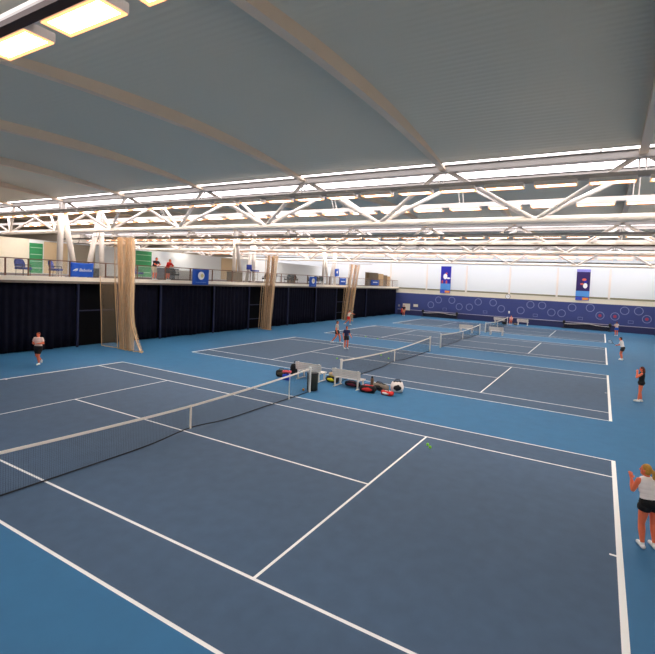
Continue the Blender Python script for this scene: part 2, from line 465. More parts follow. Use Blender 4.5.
def build_railing():
    t = thing('gallery_railing', 'brown topped railing with glass infill along the gallery edge', 'railing', (GX-.12, 0, GZ))
    a, b = -6, 56.3
    bm = NB(); box(bm, -.04, .04, a, b, .98, 1.04); obj('handrail', bm, M_BROWN, t, bevel=.01)
    bm = NB(); box(bm, -.02, .02, a, b, .08, .11); obj('bottom_rail', bm, M_BROWN, t)
    ys = [2.63+1.13*k for k in range(-4, 6)]+[8.28+2.3*k+2.3 for k in range(0, 21)]
    for y in ys:
        bm = NB(); box(bm, -.03, .03, y-.035, y+.035, 0, .99); obj('post', bm, M_BROWN, t)
    for y0, y1 in zip(ys, ys[1:]):
        bm = NB(); box(bm, -.005, .005, y0+.06, y1-.06, .13, .96)
        obj('glass_panel', bm, M_GLASS, t)
build_railing()

def build_columns():
    for i, ty in enumerate(TY[1:4]):
        for s, wd in ((-1, 'near'), (1, 'far')):
            t = thing('steel_column', 'white raking twin-leg steel column under the %s side of the %s truss at the gallery' % (wd, ordn(i)), 'column', (-20.15, ty+s*1.28, GZ), 0, 'white steel columns on the gallery')
            bm = NB(); tube(bm, [(0, s*.12, 0), (0, s*.02, 4.85)], .17, 14); obj('upright_leg', bm, M_STEEL, t, smooth=True)
            bm = NB(); tube(bm, [(0, -s*.93, 0), (0, -s*.02, 4.85)], .17, 14); obj('raking_leg', bm, M_STEEL, t, smooth=True)
            bm = NB(); box(bm, -.25, .25, s*.12-.22, s*.12+.22, 0, .03); obj('base_plate', bm, M_STEEL, t)
build_columns()

def cloth_banner(name, y0, y1, z0, z1, label, x=GX+.08, ny=16, nz=10):
    if z0 >= 4.5: x = GX-.065
    t = thing(name, label, 'banner', (x, (y0+y1)/2, z0), 0)
    bm = NB(); hw = (y1-y0)/2; H = z1-z0; rows = []
    for j in range(nz+1):
        row = []
        for i in range(ny+1):
            u = i/ny*2-1; v = j/nz
            fold = .035*math.exp(-((abs(u)-v*1.0)**2)/.03)*v
            row.append(bm.verts.new((fold+.012*math.sin(u*7+v*3), u*hw*(1-.03*(1-v)), v*H-.03*(1-u*u)*v)))
        rows.append(row)
    for r0, r1 in zip(rows, rows[1:]):
        for i in range(ny): bm.faces.new((r0[i], r0[i+1], r1[i+1], r1[i]))
    obj('cloth', bm, M_BANN, t, smooth=True, solid=.008)
    return t, hw, H
def face_x(off, y, z):     # text lying in XY plane -> facing +X, reading left to right from the court
    return Matrix.Translation((off, y, z)) @ Matrix(((0,0,1,0),(1,0,0,0),(0,1,0,0),(0,0,0,1)))
M_WH = mat('banner_white', (240, 240, 240), .6); M_GOLD = mat('crest_gold', (214, 206, 150), .6)
def build_banners():
    t, hw, H = cloth_banner('sponsor_banner', 6.02, 7.44, 4.50, 5.42, 'blue cloth banner with white swoosh lettering on the railing at left')
    text_mesh('lettering', 'Babolat', .27, M_WH, t, face_x(.06, .19, .44), .2)
    bm = NB()
    strip(bm, [(.06, -.60, .38), (.06, -.45, .50), (.06, -.27, .54)], [(.06, -.52, .38), (.06, -.42, .45), (.06, -.30, .47)])
    strip(bm, [(.06, -.50, .36), (.06, -.36, .43), (.06, -.28, .46)], [(.06, -.42, .36), (.06, -.33, .40), (.06, -.29, .42)])
    obj('swoosh_logo', bm, M_WH, t, solid=.006)
    def crest(t, z, r, ln=True):
        bm = NB(); bmesh.ops.create_circle(bm, cap_ends=True, segments=24, radius=r, matrix=face_x(.075, 0, z)); obj('crest', bm, M_WH, t, solid=.006)
        bm = NB(); bmesh.ops.create_circle(bm, cap_ends=True, segments=12, radius=r*.5, matrix=face_x(.082, r*.3, z)); obj('crest_emblem', bm, M_GOLD, t, solid=.006)
        if ln:
            bm = NB(); strip(bm, [(.06, -r*1.6+i*r*3.2/12, z-r*1.75+.02*math.sin(i*2)) for i in range(13)], [(.06, -r*1.6+i*r*3.2/12, z-r*1.6+.02*math.sin(i*2+.5)) for i in range(13)])
            obj('caption_stripe', bm, mat('pale_blue', (110, 150, 220), .6), t, solid=.006)
    t, hw, H = cloth_banner('crest_banner', 15.2, 16.92, 4.15, 5.45, 'blue cloth banner with round white and gold crest, below and right of the two spectators'); crest(t, .76, .33)
    t, hw, H = cloth_banner('crest_banner', 31.35, 32.8, 4.2, 5.36, 'smaller blue banner with white crest, between the second and third bunched nets'); crest(t, .66, .3)
    t, hw, H = cloth_banner('sponsor_banner', 38.15, 39.7, 4.5, 5.38, 'small blue banner with pale line of lettering just left of the third bunched net')
    bm = NB(); box(bm, .05, .06, -.5, .5, .38, .5); obj('caption_stripe', bm, M_WH, t)
    t, hw, H = cloth_banner('sponsor_banner', 46.7, 49.3, 4.6, 5.38, 'wide blue banner on the railing in front of the brown cabinets')
    bm = NB(); box(bm, .05, .06, -.7, .7, .35, .5); obj('caption_stripe', bm, M_WH, t)
    t = thing('tilted_flag', 'small tilted blue flag above the railing near the third bunched net', 'flag', (-19, 39.0, GZ))
    bm = NB(); tube(bm, [(0, 0, 0), (0, -.1, 2.2)], .02, 6); obj('flag_pole', bm, M_STEEL, t)
    bm = NB(); box(bm, -.01, .01, -.55, .4, 1.15, 2.1, mtx=Matrix.Rotation(.12, 4, 'X')); obj('flag_cloth', bm, M_BANN, t)
    bm = NB(); bmesh.ops.create_circle(bm, cap_ends=True, segments=14, radius=.16, matrix=face_x(.03, -.22, 1.65)); obj('flag_emblem', bm, M_WH, t, solid=.004)
build_banners()

def chair_proto(label, loc, rz, cm=M_CHAIR):
    t = thing('visitor_chair', label, 'chair', loc, rz, 'blue chairs on the gallery')
    bm = NB(); box(bm, -.31, .31, -.28, .30, .38, .52); obj('seat', bm, cm, t, bevel=.03)
    bm = NB()
    rows = []
    for j in range(7):
        z = .54+.44*j/6; hw = .32*math.sqrt(max(.15, 1-(max(0, j-3)/4)**2)); rows.append([bm.verts.new((hw*(i/6*2-1), -.24-.10*j/6+.04*(i/6*2-1)**2, z)) for i in range(7)])
    for r0, r1 in zip(rows, rows[1:]):
        for i in range(6): bm.faces.new((r0[i], r0[i+1], r1[i+1], r1[i]))
    obj('backrest', bm, cm, t, solid=.08, smooth=True)
    for sx in (-1, 1):
        for sy in (-1, 1):
            bm = NB(); tube(bm, [(sx*.25, sy*.24, 0), (sx*.25, sy*.22, .44)], .014, 6); obj('leg', bm, M_BLACK, t)
        bm = NB(); tube(bm, [(sx*.27, -.27, .62), (sx*.28, -.1, .66), (sx*.28, .22, .66), (sx*.27, .24, .44)], .02, 6); obj('armrest', bm, M_BLACK, t)
    return t
def build_gallery_furniture():
    c = chair_proto('blue upholstered chair at the far left end of the gallery', (-19.0, 3.85, GZ), -1.2)
    dup(c, (-19.0, 5.6, GZ), -.8, 'blue chair just left of the swoosh banner on the gallery')
    dup(c, (-18.9, 11.1, GZ), -.9, 'blue chair right of the nearest net, left of the spectators')
    dark = chair_proto('black chair against the grey cupboard right of the red spectator', (-20.2, 15.2, GZ), -1.6, M_BLACK); dark['group'] = 'dark chairs on the gallery'
    for i, y in enumerate((26.0, 26.9, 29.7, 30.5, 33.9, 35.0, 36.0)):
        dup(dark, (-19.7+.3*(i % 2), y, GZ), 1.2+i, 'dark chair along the far gallery railing, %s from the left' % ordn(i))
    t = thing('umpire_chair', 'tall metal chair with two blue seats between the second pair of columns', 'umpire chair', (-19.5, 23.9, GZ))
    bm = NB()
    for sx in (-.25, .25):
        for sy in (-.3, .3): tube(bm, [(sx, sy*1.3, 0), (sx, sy, 1.2)], .02, 6)
    for z in (.4, .8): tube(bm, [(.25, -.35, z), (.25, .35, z)], .015, 6)
    obj('frame', bm, M_RAILST, t)
    bm = NB(); box(bm, -.25, .25, -.2, .55, 1.1, 1.25); obj('seat', bm, M_CHAIR, t, bevel=.02)
    bm = NB(); box(bm, -.25, -.18, -.75, -.05, 1.25, 1.75); obj('backrest', bm, M_CHAIR, t, bevel=.02)
    # bin, speaker, cabinets
    def cab(name, label, y0, y1, h, m, x=-19.6, d=.6, doors=2, cat='cabinet'):
        t = thing(name, label, cat, (x, (y0+y1)/2, GZ)); hw = (y1-y0)/2
        bm = NB(); box(bm, -d/2, d/2, -hw, hw, .03, h); obj('body', bm, m, t, bevel=.01)
        for k in range(doors):
            ya = -hw+.03+k*(2*hw-.03)/doors; yb = ya+(2*hw-.03)/doors-.03
            bm = NB(); box(bm, d/2, d/2+.02, ya, yb, .1, h-.06); dd = obj('door', bm, m, t)
            bm = NB(); tube(bm, [(d/2+.035, yb-.08, h*.5), (d/2+.035, yb-.08, h*.6)], .012, 6); obj('handle', bm, M_RAILST, dd)
        bm = NB(); box(bm, -d/2-.02, d/2+.03, -hw-.02, hw+.02, h, h+.03); obj('top', bm, m, t)
    br = mat('brown_laminate', (112, 92, 66), .6); tn = mat('tan_laminate', (186, 152, 108), .6); gr = mat('grey_laminate', (120, 124, 136), .6)
    cab('equipment_box', 'black box right of the swoosh banner at the foot of the column', 8.15, 8.5, .62, M_BLACK, doors=1, cat='box')
    cab('low_cabinet', 'brown low cabinet left of the second pair of columns', 20.75, 22.2, .92, br)
    cab('low_cabinet', 'olive brown low cabinet left of the small crest banner', 30.75, 31.45, .9, br, x=-20.4)
    cab('tall_cabinet', 'tall brown cabinet behind the wide blue banner', 48.1, 51.2, 1.98, br, doors=3)
    cab('tall_cabinet', 'tan cabinet just right of the tall brown cabinet', 51.3, 53.1, 1.9, tn)
    cab('tall_cabinet', 'lower brown cabinet second from the gallery end', 53.2, 54.9, 1.75, br, x=-19.8)
    cab('tall_cabinet', 'pale tan cabinet at the end of the gallery', 55.0, 56.2, 1.6, tn, x=-19.9)
    cab('cupboard', 'slate grey cupboard behind the two spectators', 15.0, 17.3, .95, gr, x=-22.5, doors=3)
    cab('counter', 'light grey counter right of the red spectator', 16.6, 18.6, .8, mat('light_laminate', (196, 196, 192), .6), x=-21.6, doors=3)
    t = thing('folding_table', 'dark folding table among the chairs between the second and third nets', 'table', (-19.4, 28.3, GZ))
    bm = NB(); box(bm, -.35, .35, -.8, .8, .72, .76); obj('table_top', bm, mat('dark_laminate', (70, 62, 58), .6), t)
    for sx in (-.3, .3):
        for sy in (-.72, .72):
            bm = NB(); tube(bm, [(sx, sy, 0), (sx, sy, .72)], .018, 6); obj('leg', bm, M_BLACK, t)
    # panels on the gallery back wall
    def panel(name, label, y0, y1, z0, z1, m, cat, stripes=0, x=GWX+.03):
        t = thing(name, label, cat, (x, (y0+y1)/2, z0)); hw = (y1-y0)/2
        bm = NB(); box(bm, -.02, .02, -hw, hw, 0, z1-z0); obj('panel', bm, m, t)
        for k in range(stripes):
            z = (z1-z0)*(k+.7)/(stripes+.4)
            bm = NB(); box(bm, .02, .03, -hw*.9, hw*.9, z, z+.05); obj('stripe', bm, mat('pale_green', (176, 214, 190), .6), t)
    panel('wall_poster', 'green poster with pale stripes on the cream wall at far left', 9.62, 10.6, 4.5, 7.0, M_GREEN, 'poster', 4)
    panel('wall_poster', 'green poster with pale stripes left of the two spectators', 19.1, 20.9, 4.5, 7.15, M_GREEN, 'poster', 4)
    panel('roller_blind', 'tall beige blind right of the far left green poster', 10.7, 12.6, 4.5, 7.2, M_BEIGEP, 'blind')
    panel('roller_blind', 'grey beige blind behind the nearest pair of columns', 12.9, 15.0, 4.5, 7.2, M_GREYP, 'blind')
    panel('roller_blind', 'pale beige blind right of the crest banner with the gold emblem', 30.6, 33.3, 4.5, 7.2, M_BEIGEP, 'blind')
    bm = NB(); box(bm, GWX, GWX+.02, YN, 9.6, GZ, 7.3); struct('wall_gallery_end', bm, M_CREAM)
build_gallery_furniture()

# ------------------------------------------------------------------ bunched divider nets
def build_divider_nets():
    data = [(TY[1]+.1, -15.45, 2.05, 'first', True), (TY[2]+.1, -17.0, 2.0, 'second', True), (TY[3]+.1, -17.2, 2.2, 'third', True)]
    for i, (y, xc, w_, wd, sheer) in enumerate(data):
        t = thing('divider_net', 'tall beige court divider net bunched at its left end, %s nearest to the camera' % ('the one' if i == 0 else wd), 'net', (xc, y, 0), 0, 'bunched court divider nets')
        H = 7.15
        def folded(xa0, xb0, xa1, xb1, ztop, n, amp, name, m, flare=0, seed=1):
            rnd = random.Random(seed+i*10); us = [0]
            for k in range(n): us.append(us[-1]+rnd.uniform(.25, 1.75))
            us = [u/us[-1] for u in us]; am = [amp*rnd.uniform(.35, 1.2)*(1 if k % 2 else -1) for k in range(n+1)]; ph = [rnd.uniform(0, 6) for _ in us]
            bm = NB(); rows = []; nz = 18; edge = []
            for j in range(nz+1):
                v = j/nz; z = .015+(ztop-.015)*v; row = []
                xa = xa0+(xa1-xa0)*v; xb = xb0+(xb1-xb0)*v
                for k in range(n+1):
                    u = us[k]; x = xa+(xb-xa)*u + flare*max(0, 1-v*2.6)**2*max(0, u-.7)/.3
                    row.append(bm.verts.new((x+.015*math.sin(ph[k]+j*.5), am[k]*(.9+.15*math.sin(ph[k]+j*.4)), z)))
                rows.append(row); edge.append((row[0].co.copy(), row[-1].co.copy()))
            bott = [v_.co.copy()+Vector((0, 0, .01)) for v_ in rows[0]]
            for r0, r1 in zip(rows, rows[1:]):
                for k in range(n): bm.faces.new((r0[k], r0[k+1], r1[k+1], r1[k]))
            o = obj(name, bm, m, t)
            if name != 'net_fold':
                bm = NB(); tube(bm, [e[0] for e in edge], .022, 5); tube(bm, [e[1] for e in edge], .018, 5); tube(bm, bott, .025, 5)
                obj('hem', bm, M_HEM, o)
        if i == 0:
            folded(-.40, .85, -.95, .72, H, 22, .2, 'net_bunch', M_NETS, 1.1)
            folded(-2.3, -.4, -2.6, -1.0, 4.6, 10, .06, 'loose_net', M_NETS)
        elif i == 1:
            folded(-.70, .30, -.35, .95, H, 18, .2, 'net_bunch', M_NETS, .3)
            folded(-1.1, -.4, -.9, -.4, 4.2, 6, .06, 'loose_net', M_NETS)
        else:
            folded(-.60, .55, .15, 1.45, H, 18, .2, 'net_bunch', M_NETS, .3)
            folded(-.8, -.4, -.6, .2, 4.2, 6, .06, 'loose_net', M_NETS)
        b0, b1, c0, c1 = ((-.40, .85, -.95, .72), (-.70, .30, -.35, .95), (-.60, .55, .15, 1.45))[i]
        for q in range(5):
            u = (q+.4)/4.8+.05*math.sin(q*4.1); xb = b0+(b1-b0)*u; xt = c0+(c1-c0)*(u+.04*math.cos(q*3)); hw = .05+.035*(q*2 % 3)
            folded(xb-hw, xb+hw, xt-hw, xt+hw, H-.02*q, 7, .10, 'net_fold', M_NETB, 0, 20+q)
        bm = NB(); tube(bm, [(-3.5, 0, H+.05), (3.2, 0, H+.05)], .025, 6); obj('hanging_rail', bm, M_RAILST, t)
        bm = NB()
        for xx in (-3.2, 2.9): tube(bm, [(xx, 0, H+.05), (xx, 0, 7.5)], .015, 5)
        obj('rail_hanger', bm, M_RAILST, t)
build_divider_nets()

# ------------------------------------------------------------------ tennis nets
def build_nets():
    words = ['the nearest court, its white band crossing from lower left', 'the second court, beyond the two white benches', 'the third court', 'the farthest court']
    root = thing('tennis_net', 'white banded tennis net across '+words[0], 'tennis net', (0, YC[0], 0), 0, 'tennis nets')
    W = 6.4
    def top(y): return 1.07-.19*(1-(abs(y)/W)**1.6)
    def bot(y): return .03+.13*math.exp(-(y/1.0)**2)
    ys = [-W+2*W*i/64 for i in range(65)]
    bm = NB(); n = 266
    for i in range(n+1):
        y = -W+2*W*i/n; r = .0013
        z0, z1 = bot(y), top(y)-.03
        box(bm, -r, r, y-r, y+r, z0, z1)
    for j in range(22):
        f = (j+.5)/22
        tube(bm, [(0, y, bot(y)+(top(y)-bot(y))*f) for y in ys[::2]], .0016, 3, False)
    obj('mesh', bm, M_NET, root)
    bm = NB()
    for s in (-.012, .012): strip(bm, [(s, y, top(y)) for y in ys], [(s, y, top(y)-.065) for y in ys])
    strip(bm, [(-.012, y, top(y)) for y in ys], [(.012, y, top(y)) for y in ys])
    obj('headband', bm, M_TAPE, root)
    bm = NB(); tube(bm, [(0, y, bot(y)) for y in ys], .018, 5); obj('bottom_cord', bm, M_NET, root)
    bm = NB(); box(bm, -.02, .02, -.028, .028, .13, top(0)+.003); obj('centre_strap', bm, M_TAPE, root)
    for s in (-1, 1):
        bm = NB(); box(bm, -.045, .045, s*(W+.05)-.045, s*(W+.05)+.045, 0, 1.1); p = obj('net_post', bm, M_POST, root, bevel=.01)
        bm = NB(); box(bm, -.06, .06, s*(W+.05)-.06, s*(W+.05)+.06, 1.1, 1.13); obj('post_cap', bm, M_POST, p)
    for i in (1, 2, 3): dup(root, (0, YC[i], 0), 0, 'white banded tennis net across '+words[i])
    s = 1
    bm = NB(); tube(bm, [(0, s*(W-1.4), 0), (0, s*(W-1.4), 1.05)], .02, 8); sk = obj('singles_stick', bm, M_POST, root)
    bm = NB(); lathe(bm, [(.05, 0), (.05, .015), (.02, .03)], 12, (0, s*(W-1.4), 0)); obj('stick_base', bm, M_POST, sk)
    # two spare nets stored along the back wall
    def stored(x0, x1, lab):
        t = thing('stored_net', lab, 'tennis net', ((x0+x1)/2, YF-.55, 0)); hw = (x1-x0)/2
        xs = [-hw+2*hw*k/20 for k in range(21)]
        zt = lambda x: .62+.28*(abs(x)/hw)**2*0+.18*math.exp(-(x/1.2)**2)
        bm = NB(); tube(bm, [(x, 0, zt(x)) for x in xs], .03, 5); obj('headband', bm, M_TAPE, t)
        bm = NB(); strip(bm, [(x, .03*math.sin(x*6), .02) for x in xs], [(x, 0, zt(x)-.02) for x in xs]); obj('mesh', bm, see_through('bundled_net', (26, 26, 34), .8), t)
        for s in (-1, 1):
            bm = NB(); tube(bm, [(s*hw, 0, 0), (s*hw, 0, 1.02)], .05, 10); obj('net_post', bm, M_BLACK, t)
            bm = NB(); lathe(bm, [(.26, 0), (.26, .05), (.1, .1)], 16, (s*hw, 0, 0)); obj('post_foot', bm, M_BLACK, t)
            bm = NB(); ell(bm, (s*hw, 0, .85), (.2, .2, .26)); obj('winch_cover', bm, M_BLACK, t, smooth=True)
    stored(-13.5, -8.0, 'spare black net on black posts along the back wall at left')
    stored(6.9, 12.4, 'spare black net with sagging white band along the back wall at right')
build_nets()

# ------------------------------------------------------------------ benches, bin, bags, balls
def build_benches():
    t = thing('court_bench', 'white slatted bench behind the dark bin', 'bench', (-1.38, 8.35, 0), 0, 'white slatted benches')
    L = .76
    bm = NB()
    for k in range(5): box(bm, -L, L, .02+k*.09, .02+k*.09+.07, .42, .45)
    obj('seat', bm, M_BENCH, t)
    bm = NB()
    for k in range(4): box(bm, -L, L, -.10-.01*k, -.075-.01*k, .50+k*.095, .50+k*.095+.08)
    obj('backrest', bm, M_BENCH, t)
    for sx in (-.62, .62):
        bm = NB()
        box(bm, sx-.03, sx+.03, -.10, -.04, 0, .88); box(bm, sx-.03, sx+.03, .40, .46, 0, .42); box(bm, sx-.03, sx+.03, -.10, .46, .38, .42); box(bm, sx-.03, sx+.03, -.2, .55, 0, .04)
        obj('leg_frame', bm, M_BENCH, t)
    dup(t, (.90, 8.2, 0), 0, 'white slatted bench right of the dark bin, dark bag beneath')
    dup(t, (1.55, 38.3, 0), 0, 'white bench between the third and fourth courts, right of the net post')
    dup(t, (-1.6, 37.3+.6, 0), 0, 'white bench behind the end of the third court net')
    dup(t, (-1.35, 54.3, 0), 0, 'left white bench by the back wall')
    dup(t, (1.75, 54.7, 0), 0, 'right white bench by the back wall')
    b = thing('litter_bin', 'dark green cylindrical bin beside the nearest net post', 'bin', (-.10, 6.82, 0))
    bm = NB(); lathe(bm, [(.20, 0), (.245, .03), (.25, .78), (.235, .8), (.22, .8), (.21, .1)], 24); obj('drum', bm, M_BIN, b, smooth=True)
    bm = NB(); lathe(bm, [(.256, .74), (.262, .76), (.262, .80), (.23, .81)], 24); obj('rim', bm, M_BLACK, b, smooth=True)
    # ice box near the bench on the far courts: black ball bag on bench A
build_benches()

M_ = lambda n, c: mat(n, c, .75)
def bag(name, label, loc, rz, size, base, accent=None, pocket=True, cat='bag', lean=0):
    t = thing(name, label, cat, loc, rz); lx, ly, lz = size
    bm = NB(); rows = []; nx, na = 12, 14
    for i in range(nx+1):
        u = i/nx*2-1; s = (1-abs(u)**5)**.4*.93+.07 if abs(u) < 1 else .25; row = []
        for k in range(na):
            a = 2*PI*k/na; c, q = math.cos(a), math.sin(a)
            e = .65
            yy = math.copysign(abs(c)**e, c)*ly/2*s*(1+.06*math.sin(i*1.7+k)); zz = math.copysign(abs(q)**e, q)*lz/2*s*(1-.12*u*lean)
            row.append(bm.verts.new((u*lx/2, yy, max(0, lz/2+zz+.02*lz*math.sin(i*2.1+k*1.3)))))
        rows.append(row)
    for r0, r1 in zip(rows, rows[1:]):
        for k in range(na): bm.faces.new((r0[k], r0[(k+1) % na], r1[(k+1) % na], r1[k]))
    bm.faces.new(rows[0][::-1]); bm.faces.new(rows[-1])
    obj('bag_body', bm, base, t, smooth=True)
    bm = NB(); tube(bm, [(-lx*.25, -ly*.2, lz*.9), (-lx*.15, -ly*.25, lz*1.25), (lx*.15, -ly*.25, lz*1.25), (lx*.25, -ly*.2, lz*.9)], .014, 6); obj('handle', bm, M_BLACK, t)
    if accent:
        bm = NB(); ell(bm, (0, -ly*.42, lz*.5), (lx*.33, ly*.14, lz*.3)); obj('pocket', bm, accent, t, smooth=True)
        bm = NB(); box(bm, -lx*.3, lx*.3, -ly*.18, ly*.18, lz*.96, lz*1.03); obj('top_flap', bm, accent, t, bevel=.01)
    return t
def build_bags():
    bk = M_('bag_black', (22, 20, 24)); rd = M_('bag_red', (214, 48, 44)); bl = M_('bag_blue', (30, 66, 200)); ye = M_('bag_yellow', (226, 214, 40)); gy = M_('bag_grey', (122, 112, 100)); wh = M_('bag_white', (236, 226, 220)); br = M_('bottle_brown', (104, 76, 54)); pk = M_('towel_pink', (230, 96, 104)); tn = M_('towel_tan', (220, 190, 150))
    bag('sports_bag', 'black sports bag farthest left of the bench luggage', (-2.85, 8.1, 0), .2, (.7, .35, .36), bk, M_('bag_olive', (78, 66, 46)))
    bag('backpack', 'tall black backpack behind the blue bag', (-2.62, 8.75, 0), 1.4, (.35, .3, .62), bk)
    bag('holdall', 'blue holdall at the left end of the first bench', (-2.28, 7.72, 0), .1, (.42, .3, .3), bl, bl)
    o = bag('towel_bundle', 'red and pink towel bundle on top of the blue holdall', (-2.30, 7.76, .325), .4, (.46, .26, .14), pk, cat='towel')
    bag('racket_bag', 'black racket bag with yellow panels between the two benches', (-.24, 8.75, 0), -.1, (.72, .34, .30), bk, ye)
    bag('towel_bundle', 'tan and white towel heap on the yellow racket bag', (-.24, 8.75, .335), .3, (.4, .28, .16), tn, cat='towel')
    bag('racket_bag', 'black bag pushed under the second bench', (.98, 8.62, 0), 0, (.85, .3, .24), bk, M_('bag_maroon', (120, 40, 60)))
    bag('racket_bag', 'black and red racket bag right of the second bench', (2.08, 8.1, 0), .25, (.8, .38, .32), bk, rd)
    bag('racket_bag', 'grey and black racket bag lying behind the black and red one', (2.42, 8.75, 0), -.35, (.95, .36, .34), gy, bk)
    bag('sports_bag', 'white bag with black patches, rightmost of the luggage', (3.15, 8.95, 0), .5, (.6, .5, .5), wh, bk)
    bag('towel_bundle', 'crumpled red and white clothing in front of the white bag', (3.02, 8.2, 0), -.2, (.62, .36, .2), rd, wh, cat='clothing')
    t = thing('flask', 'brown upright drinks flask at the right end of the second bench', 'bottle', (1.75, 9.15, 0))
    bm = NB(); lathe(bm, [(.07, 0), (.08, .02), (.08, .36), (.05, .42)], 14); obj('body', bm, br, t, smooth=True)
    bm = NB(); lathe(bm, [(.05, .42), (.05, .5), (.03, .51)], 12); obj('cap', bm, M_BLACK, t)
    bag('sports_bag', 'black ball bag on the bench between the third and fourth courts', (2.0, 38.5, .46), 0, (.35, .28, .3), bk)
    bag('sports_bag', 'dark sports bag left of the person seated by the back wall', (-.55, 53.7, 0), 0, (.6, .4, .4), bk)
    bag('sports_bag', 'brown sports bag right of the person seated by the back wall', (.95, 53.8, 0), 0, (.5, .35, .3), gy)
    for i, (x, y, lab) in enumerate(((6.72, 3.35, 'tennis ball on the right half of the nearest court'), (6.86, 3.18, 'second tennis ball close beside the one on the nearest court'), (-7.55, 25.85, 'tennis ball between the second and third courts, left one'),
                        (-6.06, 25.31, 'tennis ball between the second and third courts, right one'), (-1.91, 17.58, 'tennis ball left of the second court net strap'), (-.95, 16.75, 'tennis ball by the foot of the second court net'),
                        (-3.49, 14.39, 'tennis ball left of the second court near net post'))):
        bm = NB(); ell(bm, (0, 0, .045), (.045, .045, .045)); o = obj('tennis_ball', bm, M_BALL, smooth=True, loc=(x, y, 0)); tag(o, lab, 'tennis ball', 'tennis balls on the floor')
    bm = NB(); ell(bm, (0, 0, .05), (.05, .05, .05)); o = obj('tennis_ball', bm, mat('orange_ball', (240, 150, 30), .8), smooth=True, loc=(-.36, 6.5, 0)); tag(o, 'orange tennis ball at the foot of the dark bin', 'tennis ball')
build_bags()

